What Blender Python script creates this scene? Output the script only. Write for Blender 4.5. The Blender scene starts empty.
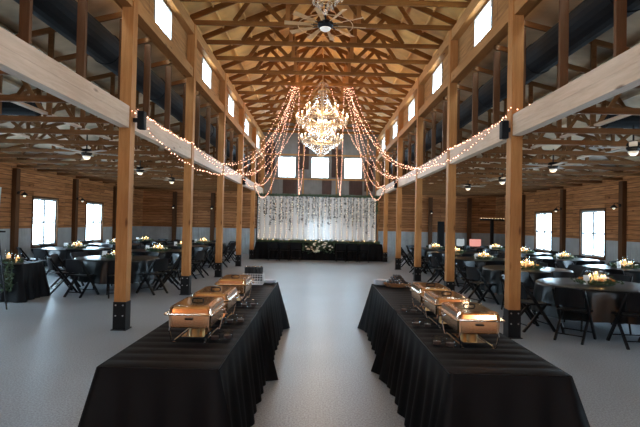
import bpy, math, random
from mathutils import Vector, Matrix
PI = math.pi
R = random.Random(7)
sc = bpy.context.scene
col = sc.collection

# ------------------------------------------------------------------ mesh builder
class MB:
    def __init__(s): s.v = []; s.f = []
    def add(s, vs, fs):
        n = len(s.v); s.v += [tuple(p) for p in vs]; s.f += [tuple(i + n for i in f) for f in fs]; return s
    def box(s, c, d, rot=None):
        hx, hy, hz = d[0]/2, d[1]/2, d[2]/2
        p = [Vector((x, y, z)) for x in (-hx, hx) for y in (-hy, hy) for z in (-hz, hz)]
        if rot is not None: p = [rot @ q for q in p]
        c = Vector(c)
        return s.add([q + c for q in p], [(0,1,3,2),(4,6,7,5),(0,4,5,1),(2,3,7,6),(0,2,6,4),(1,5,7,3)])
    def bx(s, x0, x1, y0, y1, z0, z1):
        return s.box(((x0+x1)/2, (y0+y1)/2, (z0+z1)/2), (abs(x1-x0), abs(y1-y0), abs(z1-z0)))
    def bar(s, a, b, w, h, up=(0,0,1)):
        a, b = Vector(a), Vector(b); d = b - a; L = d.length
        y = d.normalized(); up = Vector(up)
        if abs(y.dot(up)) > .98: up = Vector((0,1,0))
        x = y.cross(up).normalized(); z = x.cross(y)
        m = Matrix((x, y, z)).transposed()
        return s.box((a+b)/2, (w, L, h), m)
    def tube(s, pts, r, n=6, closed=False, caps=True):
        pts = [Vector(p) for p in pts]; k = len(pts); vs = []
        rr = r if isinstance(r, (list, tuple)) else [r]*k
        px = None
        for i, p in enumerate(pts):
            if closed: t = pts[(i+1) % k] - pts[i-1]
            else: t = pts[min(i+1, k-1)] - pts[max(i-1, 0)]
            t = t.normalized()
            if px is None:
                a = Vector((0,0,1)) if abs(t.z) < .9 else Vector((1,0,0)); px = t.cross(a).normalized()
            else:
                px = (px - t*px.dot(t)).normalized()
            py = t.cross(px)
            for j in range(n):
                a = 2*PI*j/n; vs.append(p + (px*math.cos(a) + py*math.sin(a))*rr[i])
        fs = []
        for i in range(k if closed else k-1):
            i2 = (i+1) % k
            for j in range(n):
                j2 = (j+1) % n; fs.append((i*n+j, i*n+j2, i2*n+j2, i2*n+j))
        if caps and not closed: fs.append(tuple(range(n))[::-1]); fs.append(tuple((k-1)*n+j for j in range(n)))
        return s.add(vs, fs)
    def lathe(s, prof, c=(0,0,0), n=16, sx=1, sy=1):
        vs = []; fs = []; k = len(prof)
        for r, z in prof:
            for j in range(n):
                a = 2*PI*j/n; vs.append((c[0]+r*math.cos(a)*sx, c[1]+r*math.sin(a)*sy, c[2]+z))
        for i in range(k-1):
            for j in range(n):
                j2 = (j+1) % n; fs.append((i*n+j, i*n+j2, (i+1)*n+j2, (i+1)*n+j))
        if prof[0][0] > 1e-5: fs.append(tuple(range(n))[::-1])
        if prof[-1][0] > 1e-5: fs.append(tuple((k-1)*n+j for j in range(n)))
        return s.add(vs, fs)
    def octa(s, c, r, h=None):
        x, y, z = c; h = h or r
        return s.add([(x+r,y,z),(x,y+r,z),(x-r,y,z),(x,y-r,z),(x,y,z+h),(x,y,z-h)],
                     [(0,1,4),(1,2,4),(2,3,4),(3,0,4),(1,0,5),(2,1,5),(3,2,5),(0,3,5)])
    def ball(s, c, r, n=8, m=5, sz=1):
        prof = [(r*math.sin(PI*i/m), -r*math.cos(PI*i/m)*sz) for i in range(m+1)]
        return s.lathe(prof, c, n)
    def leaf(s, c, L, w, rnd=R):
        a = Vector((rnd.uniform(-1,1), rnd.uniform(-1,1), rnd.uniform(-.6,.9))).normalized()
        b = a.cross(Vector((rnd.uniform(-1,1), rnd.uniform(-1,1), rnd.uniform(-1,1)))).normalized()
        n_ = a.cross(b)*(L*.12); c = Vector(c)
        return s.add([c-a*L/2, c+b*w/2+n_, c+a*L/2, c-b*w/2+n_], [(0,1,2),(0,2,3)])
    def build(s, name, mat, parent=None, smooth=False, bevel=0):
        me = bpy.data.meshes.new(name); me.from_pydata(s.v, [], s.f); me.update()
        if smooth:
            for p in me.polygons: p.use_smooth = True
        if mat: me.materials.append(mat)
        o = bpy.data.objects.new(name, me); col.objects.link(o)
        if parent: o.parent = parent
        if bevel:
            m = o.modifiers.new('bevel', 'BEVEL'); m.width = bevel; m.segments = 1; m.limit_method = 'ANGLE'
        return o

def tag(o, label=None, cat=None, group=None, kind=None):
    if label: o['label'] = label
    if cat: o['category'] = cat
    if group: o['group'] = group
    if kind: o['kind'] = kind
    return o
def empty(name, loc=(0,0,0), rz=0):
    o = bpy.data.objects.new(name, None); o.location = loc; o.rotation_euler.z = rz; o.empty_display_size = .1
    col.objects.link(o); return o
def kids(o): return [c for c in bpy.data.objects if c.parent == o]
def copy_tree(o, cache=None, parent=None):
    c = o.copy(); col.objects.link(c)
    if parent: c.parent = parent
    for ch in o.get('_k', []) if False else CH(o): copy_tree(ch, None, c)
    return c
_ch = {}
def CH(o):
    if o.name not in _ch: _ch[o.name] = [c for c in col.objects if c.parent == o]
    return _ch[o.name]
def struct(o, label=None):
    o['kind'] = 'structure'
    if label: o['label'] = label
    return o

# ------------------------------------------------------------------ materials
def newmat(name):
    m = bpy.data.materials.new(name); m.use_nodes = True
    nt = m.node_tree; return m, nt, nt.nodes, nt.links, nt.nodes['Principled BSDF']
def plain(name, c, rough=.5, metal=0, spec=.5, noise=0, scale=8, **kw):
    m, nt, N, L, b = newmat(name)
    b.inputs['Base Color'].default_value = (*c, 1); b.inputs['Roughness'].default_value = rough
    b.inputs['Metallic'].default_value = metal; b.inputs['Specular IOR Level'].default_value = spec
    for k, v in kw.items(): b.inputs[k.replace('_', ' ')].default_value = v
    if noise:
        tc = N.new('ShaderNodeTexCoord'); n = N.new('ShaderNodeTexNoise'); n.inputs['Scale'].default_value = scale; n.inputs['Detail'].default_value = 5
        r = N.new('ShaderNodeValToRGB'); r.color_ramp.elements[0].position = .3; r.color_ramp.elements[1].position = .7
        r.color_ramp.elements[0].color = (*[x*(1-noise) for x in c], 1); r.color_ramp.elements[1].color = (*[min(1, x*(1+noise)) for x in c], 1)
        L.new(tc.outputs['Object'], n.inputs['Vector']); L.new(n.outputs['Fac'], r.inputs['Fac']); L.new(r.outputs['Color'], b.inputs['Base Color'])
    return m
def emit(name, c, s, base=(.9,.85,.75)):
    m, nt, N, L, b = newmat(name)
    b.inputs['Base Color'].default_value = (*base, 1)
    b.inputs['Emission Color'].default_value = (*c, 1); b.inputs['Emission Strength'].default_value = s
    return m
def wood(name, c1, c2, axis='Y', rough=.55, scale=1.0, knots=True):
    """timber with grain running along axis, in object space"""
    m, nt, N, L, b = newmat(name)
    tc = N.new('ShaderNodeTexCoord'); mp = N.new('ShaderNodeMapping')
    s = {'X': (1.2, 14, 14), 'Y': (14, 1.2, 14), 'Z': (14, 14, 1.2)}[axis]
    mp.inputs['Scale'].default_value = [x*scale for x in s]
    n = N.new('ShaderNodeTexNoise'); n.inputs['Scale'].default_value = 1.6; n.inputs['Detail'].default_value = 7; n.inputs['Roughness'].default_value = .65
    n.inputs['Distortion'].default_value = .6
    n2 = N.new('ShaderNodeTexNoise'); n2.inputs['Scale'].default_value = .8; n2.inputs['Detail'].default_value = 3
    mx = N.new('ShaderNodeMath'); mx.operation = 'MULTIPLY_ADD'; mx.inputs[1].default_value = .5
    r = N.new('ShaderNodeValToRGB'); r.color_ramp.elements[0].position = .38; r.color_ramp.elements[1].position = .72
    r.color_ramp.elements[0].color = (*c2, 1); r.color_ramp.elements[1].color = (*c1, 1)
    L.new(tc.outputs['Object'], mp.inputs['Vector']); L.new(mp.outputs['Vector'], n.inputs['Vector']); L.new(tc.outputs['Object'], n2.inputs['Vector'])
    L.new(n.outputs['Fac'], mx.inputs[0])
    hf = N.new('ShaderNodeMath'); hf.operation = 'MULTIPLY'; hf.inputs[1].default_value = .5; L.new(n2.outputs['Fac'], hf.inputs[0]); L.new(hf.outputs[0], mx.inputs[2])
    L.new(mx.outputs[0], r.inputs['Fac'])
    out = r.outputs['Color']
    if knots:
        mk = N.new('ShaderNodeMapping'); mk.inputs['Scale'].default_value = [{'X':(2,7,7),'Y':(7,2,7),'Z':(7,7,2)}[axis][i] for i in range(3)]
        vo = N.new('ShaderNodeTexVoronoi'); vo.inputs['Scale'].default_value = .7
        rk = N.new('ShaderNodeValToRGB'); rk.color_ramp.elements[0].position = .06; rk.color_ramp.elements[1].position = .14
        rk.color_ramp.elements[0].color = (.25,.2,.18,1); rk.color_ramp.elements[1].color = (1,1,1,1)
        mm = N.new('ShaderNodeMixRGB'); mm.blend_type = 'MULTIPLY'; mm.inputs['Fac'].default_value = .8
        L.new(tc.outputs['Object'], mk.inputs['Vector']); L.new(mk.outputs['Vector'], vo.inputs['Vector']); L.new(vo.outputs['Distance'], rk.inputs['Fac'])
        L.new(out, mm.inputs['Color1']); L.new(rk.outputs['Color'], mm.inputs['Color2']); out = mm.outputs['Color']
    L.new(out, b.inputs['Base Color'])
    b.inputs['Roughness'].default_value = rough; b.inputs['Specular IOR Level'].default_value = .12
    bp = N.new('ShaderNodeBump'); bp.inputs['Strength'].default_value = .15; L.new(n.outputs['Fac'], bp.inputs['Height']); L.new(bp.outputs['Normal'], b.inputs['Normal'])
    return m
def planks(name, c1, c2, ucoord, vcoord, bw=3.2, bh=.14, rough=.5):
    """board cladding: boards run along ucoord, stacked along vcoord"""
    m, nt, N, L, b = newmat(name)
    tc = N.new('ShaderNodeTexCoord'); sp = N.new('ShaderNodeSeparateXYZ'); cb = N.new('ShaderNodeCombineXYZ')
    L.new(tc.outputs['Object'], sp.inputs[0]); L.new(sp.outputs[ucoord], cb.inputs[0]); L.new(sp.outputs[vcoord], cb.inputs[1])
    br = N.new('ShaderNodeTexBrick'); br.inputs['Scale'].default_value = 1; br.inputs['Brick Width'].default_value = bw; br.inputs['Row Height'].default_value = bh
    br.inputs['Mortar Size'].default_value = .006; br.inputs['Mortar'].default_value = (.02,.01,.006,1); br.offset = .37
    br.inputs['Color1'].default_value = (*c1, 1); br.inputs['Color2'].default_value = (*c2, 1); br.inputs['Bias'].default_value = 0
    L.new(cb.outputs[0], br.inputs['Vector'])
    mp = N.new('ShaderNodeMapping'); mp.inputs['Scale'].default_value = (1.5, 22, 1)
    n = N.new('ShaderNodeTexNoise'); n.inputs['Scale'].default_value = 1.2; n.inputs['Detail'].default_value = 6; n.inputs['Distortion'].default_value = .5
    L.new(cb.outputs[0], mp.inputs['Vector']); L.new(mp.outputs[0], n.inputs['Vector'])
    r = N.new('ShaderNodeValToRGB'); r.color_ramp.elements[0].position = .3; r.color_ramp.elements[1].position = .7
    r.color_ramp.elements[0].color = (.5,.42,.36,1); r.color_ramp.elements[1].color = (1.15,1.1,1.05,1)
    mm = N.new('ShaderNodeMixRGB'); mm.blend_type = 'MULTIPLY'; mm.inputs['Fac'].default_value = 1
    L.new(n.outputs['Fac'], r.inputs['Fac']); L.new(br.outputs['Color'], mm.inputs['Color1']); L.new(r.outputs['Color'], mm.inputs['Color2'])
    vo = N.new('ShaderNodeTexVoronoi'); vo.inputs['Scale'].default_value = 1.0
    mk = N.new('ShaderNodeMapping'); mk.inputs['Scale'].default_value = (1.6, 4, 1); L.new(cb.outputs[0], mk.inputs['Vector']); L.new(mk.outputs[0], vo.inputs['Vector'])
    rk = N.new('ShaderNodeValToRGB'); rk.color_ramp.elements[0].position = .07; rk.color_ramp.elements[1].position = .13
    rk.color_ramp.elements[0].color = (.3,.22,.18,1); rk.color_ramp.elements[1].color = (1,1,1,1)
    m2 = N.new('ShaderNodeMixRGB'); m2.blend_type = 'MULTIPLY'; m2.inputs['Fac'].default_value = .8
    L.new(vo.outputs['Distance'], rk.inputs['Fac']); L.new(mm.outputs[0], m2.inputs['Color1']); L.new(rk.outputs['Color'], m2.inputs['Color2'])
    L.new(m2.outputs[0], b.inputs['Base Color']); b.inputs['Roughness'].default_value = rough; b.inputs['Specular IOR Level'].default_value = .15
    bp = N.new('ShaderNodeBump'); bp.inputs['Strength'].default_value = .5; bp.inputs['Distance'].default_value = .01; bp.invert = True
    L.new(br.outputs['Fac'], bp.inputs['Height']); L.new(bp.outputs['Normal'], b.inputs['Normal'])
    return m
def floor_mat():
    m, nt, N, L, b = newmat('polished_concrete')
    tc = N.new('ShaderNodeTexCoord')
    n = N.new('ShaderNodeTexNoise'); n.inputs['Scale'].default_value = 60; n.inputs['Detail'].default_value = 4
    n2 = N.new('ShaderNodeTexNoise'); n2.inputs['Scale'].default_value = .7; n2.inputs['Detail'].default_value = 5
    vo = N.new('ShaderNodeTexVoronoi'); vo.inputs['Scale'].default_value = 90
    for q in (n, n2, vo): L.new(tc.outputs['Object'], q.inputs['Vector'])
    r = N.new('ShaderNodeValToRGB'); r.color_ramp.elements[0].position = .36; r.color_ramp.elements[1].position = .64
    r.color_ramp.elements[0].color = FLOOR_A; r.color_ramp.elements[1].color = FLOOR_B
    L.new(n.outputs['Fac'], r.inputs['Fac'])
    r2 = N.new('ShaderNodeValToRGB'); r2.color_ramp.elements[0].color = (.8,.8,.8,1); r2.color_ramp.elements[1].color = (1.1,1.1,1.1,1)
    L.new(n2.outputs['Fac'], r2.inputs['Fac'])
    mm = N.new('ShaderNodeMixRGB'); mm.blend_type = 'MULTIPLY'; mm.inputs['Fac'].default_value = 1
    L.new(r.outputs[0], mm.inputs['Color1']); L.new(r2.outputs[0], mm.inputs['Color2']); L.new(mm.outputs[0], b.inputs['Base Color'])
    rr = N.new('ShaderNodeMapRange'); rr.inputs['To Min'].default_value = .26; rr.inputs['To Max'].default_value = .5
    L.new(n.outputs['Fac'], rr.inputs['Value']); L.new(rr.outputs[0], b.inputs['Roughness'])
    b.inputs['Specular IOR Level'].default_value = .55
    bp = N.new('ShaderNodeBump'); bp.inputs['Strength'].default_value = .06; L.new(n.outputs['Fac'], bp.inputs['Height']); L.new(bp.outputs['Normal'], b.inputs['Normal'])
    return m
def corrugated(name, c, coord, rough=.4, metal=.6, freq=12):
    m, nt, N, L, b = newmat(name)
    tc = N.new('ShaderNodeTexCoord'); sp = N.new('ShaderNodeSeparateXYZ'); L.new(tc.outputs['Object'], sp.inputs[0])
    mu = N.new('ShaderNodeMath'); mu.operation = 'MULTIPLY'; mu.inputs[1].default_value = freq*2*PI/ (1.0)
    si = N.new('ShaderNodeMath'); si.operation = 'SINE'; L.new(sp.outputs[coord], mu.inputs[0]); L.new(mu.outputs[0], si.inputs[0])
    bp = N.new('ShaderNodeBump'); bp.inputs['Strength'].default_value = .6; bp.inputs['Distance'].default_value = .015
    L.new(si.outputs[0], bp.inputs['Height']); L.new(bp.outputs['Normal'], b.inputs['Normal'])
    n = N.new('ShaderNodeTexNoise'); n.inputs['Scale'].default_value = 2.5; n.inputs['Detail'].default_value = 6; L.new(tc.outputs['Object'], n.inputs['Vector'])
    r = N.new('ShaderNodeValToRGB'); r.color_ramp.elements[0].color = (*[x*.6 for x in c], 1); r.color_ramp.elements[1].color = (*[min(1, x*1.3) for x in c], 1)
    L.new(n.outputs['Fac'], r.inputs['Fac']); L.new(r.outputs[0], b.inputs['Base Color'])
    b.inputs['Roughness'].default_value = rough; b.inputs['Metallic'].default_value = metal
    return m
def sheer(name, c, tr=.35):
    m, nt, N, L, b = newmat(name)
    out = N['Material Output']; b.inputs['Base Color'].default_value = (*c, 1); b.inputs['Roughness'].default_value = .9
    t = N.new('ShaderNodeBsdfTranslucent'); t.inputs['Color'].default_value = (*c, 1)
    tp = N.new('ShaderNodeBsdfTransparent')
    m1 = N.new('ShaderNodeMixShader'); m1.inputs[0].default_value = .10
    m2 = N.new('ShaderNodeMixShader'); m2.inputs[0].default_value = tr
    L.new(b.outputs[0], m1.inputs[1]); L.new(t.outputs[0], m1.inputs[2]); L.new(m1.outputs[0], m2.inputs[1]); L.new(tp.outputs[0], m2.inputs[2]); L.new(m2.outputs[0], out.inputs['Surface'])
    return m
def crystal_mat():
    m, nt, N, L, b = newmat('cut_crystal')
    out = N['Material Output']
    t = N.new('ShaderNodeBsdfTranslucent'); t.inputs['Color'].default_value = (.62,.58,.53,1)
    g = N.new('ShaderNodeBsdfGlossy'); g.inputs['Roughness'].default_value = .08; g.inputs['Color'].default_value = (1,.97,.93,1)
    tp = N.new('ShaderNodeBsdfTransparent')
    a = N.new('ShaderNodeMixShader'); a.inputs[0].default_value = .5; c = N.new('ShaderNodeMixShader'); c.inputs[0].default_value = .45
    L.new(t.outputs[0], a.inputs[1]); L.new(g.outputs[0], a.inputs[2]); L.new(a.outputs[0], c.inputs[1]); L.new(tp.outputs[0], c.inputs[2]); L.new(c.outputs[0], out.inputs['Surface'])
    return m
def glass_mat(name, c=(.95,.98,1), tint=.85):
    m, nt, N, L, b = newmat(name)
    out = N['Material Output']
    tp = N.new('ShaderNodeBsdfTransparent'); tp.inputs['Color'].default_value = (*c, 1)
    g = N.new('ShaderNodeBsdfGlossy'); g.inputs['Roughness'].default_value = .03
    lw = N.new('ShaderNodeLayerWeight'); lw.inputs['Blend'].default_value = .5
    pw = N.new('ShaderNodeMath'); pw.operation = 'POWER'; pw.inputs[1].default_value = 5; L.new(lw.outputs['Facing'], pw.inputs[0])
    fr = N.new('ShaderNodeMath'); fr.operation = 'MULTIPLY_ADD'; fr.inputs[1].default_value = .5; fr.inputs[2].default_value = .04; L.new(pw.outputs[0], fr.inputs[0])
    mx = N.new('ShaderNodeMixShader'); L.new(fr.outputs[0], mx.inputs[0]); L.new(tp.outputs[0], mx.inputs[1]); L.new(g.outputs[0], mx.inputs[2]); L.new(mx.outputs[0], out.inputs['Surface'])
    return m

FLOOR_A = (.22,.24,.26,1); FLOOR_B = (.44,.48,.52,1)
M = {}
M['floor'] = floor_mat()
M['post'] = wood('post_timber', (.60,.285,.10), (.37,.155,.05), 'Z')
M['beamY'] = wood('beam_timber', (.74,.57,.43), (.52,.37,.26), 'Y')
M['sillY'] = wood('sill_timber', (.56,.29,.11), (.36,.17,.06), 'Y')
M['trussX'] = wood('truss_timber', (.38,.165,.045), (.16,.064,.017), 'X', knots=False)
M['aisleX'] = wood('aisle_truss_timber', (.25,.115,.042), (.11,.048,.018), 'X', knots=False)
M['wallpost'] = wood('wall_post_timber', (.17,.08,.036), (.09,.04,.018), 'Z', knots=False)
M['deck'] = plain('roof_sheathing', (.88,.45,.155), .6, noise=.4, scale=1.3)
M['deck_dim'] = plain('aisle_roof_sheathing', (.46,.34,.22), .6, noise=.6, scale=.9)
M['wallY'] = planks('side_wall_boards', (.66,.32,.14), (.40,.18,.07), 1, 2)
M['wallX'] = planks('end_wall_boards', (.66,.32,.14), (.40,.18,.07), 0, 2)
M['panelY'] = planks('clerestory_board', (.50,.27,.11), (.42,.22,.085), 1, 2, 2.4, 1.2)
M['metalY'] = corrugated('galvanised_wainscot_side', (.46,.49,.50), 1, .45, .2)
M['metalX'] = corrugated('galvanised_wainscot_end', (.46,.49,.50), 0, .45, .2)
M['gable'] = corrugated('weathered_metal', (.21,.185,.165), 0, .5, .35)
M['rust'] = corrugated('rusty_metal', (.07,.03,.02), 0, .6, .3)
M['black_steel'] = plain('black_steel', (.008,.008,.009), .5, 0, .2)
M['bolt'] = plain('bolt_zinc', (.6,.6,.6), .35, .9)
M['duct'] = plain('duct_black', (.008,.009,.011), .7, 0, .15, noise=.2, scale=2)
M['cloth'] = plain('black_cloth', (.006,.006,.007), .55, 0, .12, noise=.2, scale=3)
M['satin'] = plain('black_satin', (.003,.005,.006), .30, 0, .30)
M['cloth_floor'] = plain('black_poly_cloth', (.006,.006,.007), .6, 0, .10)
M['chair'] = plain('black_resin', (.006,.006,.007), .4, 0, .2)
M['steel'] = plain('polished_stainless', (.88,.74,.58), .10, 1)  # warm room reflection tinted into the stainless, here and in the brushed one
M['steel_side'] = plain('brushed_stainless', (.84,.76,.66), .16, 1)
M['steel_warm_reflect'] = plain('stainless_warm_reflection', (.92,.62,.38), .22, 1)  # stainless pan; golden reflection put into its base colour
M['wire'] = plain('chrome_wire', (.75,.75,.76), .2, 1)
M['handle'] = plain('dark_handle', (.01,.01,.01), .45, 0, .2)
M['white'] = plain('white_china', (.80,.82,.88), .25)
M['wframe'] = plain('window_frame_grey', (.45,.47,.47), .4)
M['wicker'] = plain('wicker', (.28,.13,.05), .6, noise=.5, scale=60)
M['napkin'] = plain('black_napkin', (.02,.02,.022), .7)
M['band'] = plain('silver_cutlery_end', (.8,.8,.82), .2, 1)
M['leaf'] = plain('eucalyptus_leaf', (.055,.095,.045), .5, noise=.5, scale=30)
M['leaf_dark'] = plain('dark_leaf', (.045,.085,.03), .5, noise=.5, scale=30)
M['vine'] = plain('dried_vine_leaf', (.05,.055,.038), .7, noise=.4, scale=20)
M['petal'] = plain('cream_petal', (.85,.80,.66), .6)
M['petal_o'] = plain('orange_petal', (.75,.30,.06), .6)
M['candle'] = emit('lit_wax', (1,.50,.16), .9, (.80,.60,.38))
M['flame'] = emit('candle_flame', (1,.55,.18), 30)
M['glow'] = emit('candle_glow_wax', (1,.5,.15), 2.2, (.8,.5,.25))
M['glass'] = glass_mat('clear_glass')
M['pane'] = glass_mat('window_glass')
M['crystal'] = crystal_mat()
M['gold'] = plain('antique_brass', (.75,.58,.36), .3, 1)
M['bulb'] = emit('candle_bulb', (1,.80,.55), 9)
M['fairy'] = emit('fairy_bulb', (1,.48,.30), 5)
M['fairy_c'] = emit('curtain_fairy_bulb', (1,.72,.42), 5)
M['fwire'] = plain('copper_wire', (.35,.16,.10), .4, .6)
M['fan_lamp'] = emit('fan_lamp_glass', (1,.92,.8), .25)
M['sconce_lamp'] = emit('sconce_lamp_glass', (1,.85,.65), .9)
M['fan_blade'] = wood('fan_blade_wood', (.85,.55,.30), (.60,.36,.17), 'X', knots=False)
M['fan_blade_dk'] = wood('aisle_fan_blade_wood', (.30,.25,.2), (.18,.15,.12), 'X', knots=False)
M['curtain'] = sheer('sheer_voile', (.80,.77,.74), .01)
M['card'] = plain('white_card', (.85,.85,.85), .6)
M['board'] = plain('poster_board', (.55,.62,.66), .5)
M['speaker'] = plain('speaker_black', (.008,.008,.009), .6, 0, .15)
M['screen_pink'] = emit('screen_pink', (.95,.38,.32), .8, (.02,.02,.02))
M['screen_white'] = emit('screen_grey', (.55,.60,.62), .6, (.02,.02,.02))
M['red'] = plain('red_wax', (.07,.04,.035), .3)
M['gel'] = plain('fuel_tin_gold', (.55,.38,.18), .35, 1)

# ------------------------------------------------------------------ the barn
XP = 3.015          # nave post centre line
XW = 9.3           # side wall inner face
YN, YF = -5.0, 25.93
BAY = 3.66; P1 = 7.63
PY = [P1 + BAY*k for k in range(-3, 6)]      # post lines: -3.35 .. 25.93
TS = BAY/3
def roofz(x): return 7.78 - .42*abs(x)
def aislez(x): return 5.08 - (abs(x) - 3.1)*.245

f = MB().bx(-XW-.1, XW+.1, YN-.1, YF+.1, -.1, 0); struct(f.build('floor', M['floor']), 'polished grey concrete floor of the barn')

# nave roof and aisle roofs with purlins under the sheathing
m = MB()
for s in (-1, 1):
    m.bar((s*1.61, YN-.1, roofz(1.61)+.03), (s*1.61, YF+.1, roofz(1.61)+.03), 3.49, .05, up=Vector((s*.42, 0, 1)).normalized())
    x = .35
    while x < 3.1:
        m.bar((s*x, YN, roofz(x)-.045), (s*x, YF, roofz(x)-.045), .04, .09, up=(0,0,1)); x += .55
o = m.build('ceiling', M['deck']); struct(o, 'tan sheathed gable ceiling over the central hall')
for s, w in ((-1, 'left'), (1, 'right')):
    m = MB(); xc = 6.34
    m.bar((s*xc, YN-.1, aislez(xc)+.03), (s*xc, YF+.1, aislez(xc)+.03), 6.42, .05, up=Vector((s*.245, 0, 1)).normalized())
    x = 3.7
    while x < 9.2:
        m.bar((s*x, YN, aislez(x)-.03), (s*x, YF, aislez(x)-.03), .04, .05); x += .6
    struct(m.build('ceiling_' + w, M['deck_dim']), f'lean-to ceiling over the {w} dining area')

# side walls with window openings
WZ0, WZ1, WW = .74, 2.32, 1.46
WINY = [5.80, 9.46, 13.12, 16.72, 20.38]
nwin = [0]
def wall_pieces(mb, y0, y1, z0, z1, x0, x1, holes):
    """wall slab along Y with rectangular holes (ya, yb, za, zb)"""
    holes = sorted([h for h in holes if h[3] > z0 and h[2] < z1])
    y = y0
    for ya, yb, za, zb in holes:
        mb.bx(x0, x1, y, ya, z0, z1)
        if za > z0: mb.bx(x0, x1, ya, yb, z0, za)
        if zb < z1: mb.bx(x0, x1, ya, yb, zb, z1)
        y = yb
    mb.bx(x0, x1, y, y1, z0, z1)
def portal(c, rot, sx, sy):
    l = bpy.data.lights.new('daylight_portal', 'AREA'); l.shape = 'RECTANGLE'; l.size = sx; l.size_y = sy; l.cycles.is_portal = True
    o = bpy.data.objects.new('daylight_portal', l); o.location = c; o.rotation_euler = rot; col.objects.link(o)
def window(cx, cy, z0, z1, w, face, twin=True, fw=.065):
    """face: 'x+' means the room lies towards +X of the wall"""
    nwin[0] += 1
    t = empty(f'window_{nwin[0]}', (cx, cy, z0), {'x+': PI/2, 'x-': -PI/2, 'y-': 0}[face])
    struct(t)
    h = z1 - z0; fr = MB()
    fr.bx(-w/2, -w/2+fw, -.05, .05, 0, h); fr.bx(w/2-fw, w/2, -.05, .05, 0, h)
    fr.bx(-w/2+fw, w/2-fw, -.05, .05, 0, fw); fr.bx(-w/2+fw, w/2-fw, -.05, .05, h-fw, h)
    if twin:
        fr.bx(-fw*.8, fw*.8, -.045, .045, fw, h-fw)
        fr.bx(-w/2+fw, w/2-fw, -.035, .035, h*.5-.025, h*.5+.025)
    fr.build('frame', M['wframe'], t)
    MB().bx(-w/2+fw, w/2-fw, -.004, .004, fw, h-fw).build('pane', M['pane'], t)
    if twin: # timber casing round the opening
        c = MB(); c.bx(-w/2-.06, -w/2, -.10, -.02, -.06, h+.06); c.bx(w/2, w/2+.06, -.10, -.02, -.06, h+.06)
        c.bx(-w/2, w/2, -.10, -.02, h, h+.06); c.bx(-w/2, w/2, -.12, -.02, -.06, 0)
        c.build('casing', M['wallpost'], t)
    rot = {'x+': (0, -PI/2, 0), 'x-': (0, PI/2, 0), 'y-': (-PI/2, 0, 0)}[face]
    # portals emit along their -Z: towards the room
    if face == 'x+': portal((cx-.12, cy, (z0+z1)/2), (0, -PI/2, 0), h, w)
    elif face == 'x-': portal((cx+.12, cy, (z0+z1)/2), (0, PI/2, 0), h, w)
    else: portal((cx, cy+.12, (z0+z1)/2), (-PI/2, 0, 0), w, h)
ZWAIN = 1.33
for s, w in ((-1, 'left'), (1, 'right')):
    holes = [(y-WW/2, y+WW/2, WZ0, WZ1) for y in WINY]
    a, b = sorted((s*XW, s*(XW+.14)))
    m = MB(); wall_pieces(m, YN, YF, ZWAIN, 3.66, a, b, holes)
    struct(m.build('wall_' + w, M['wallY']), f'{w} wall of horizontal brown pine boards')
    m = MB(); wall_pieces(m, YN, YF, 0, ZWAIN, a, b, holes)
    struct(m.build('wall_' + w + '_wainscot', M['metalY']), f'galvanised metal wainscot along the {w} wall')
    for y in WINY: window(s*(XW+.07), y, WZ0, WZ1, WW, 'x+' if s < 0 else 'x-')

# clerestory walls above the aisle roofs
CZ0, CZ1 = 5.30, 5.92
CW = [p + BAY/2 for p in PY[:-1]]
for s, w in ((-1, 'left'), (1, 'right')):
    a, b = sorted((s*3.108, s*3.16))
    m = MB(); wall_pieces(m, YN, YF, 4.98, 6.45, a, b, [(y-.5, y+.5, CZ0, CZ1) for y in CW])
    struct(m.build('wall_clerestory_' + w, M['panelY']), f'tan boarded clerestory wall above the {w} posts')
    for y in CW: window(s*3.134, y, CZ0, CZ1, 1.0, 'x+' if s < 0 else 'x-', twin=False, fw=.03)

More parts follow.
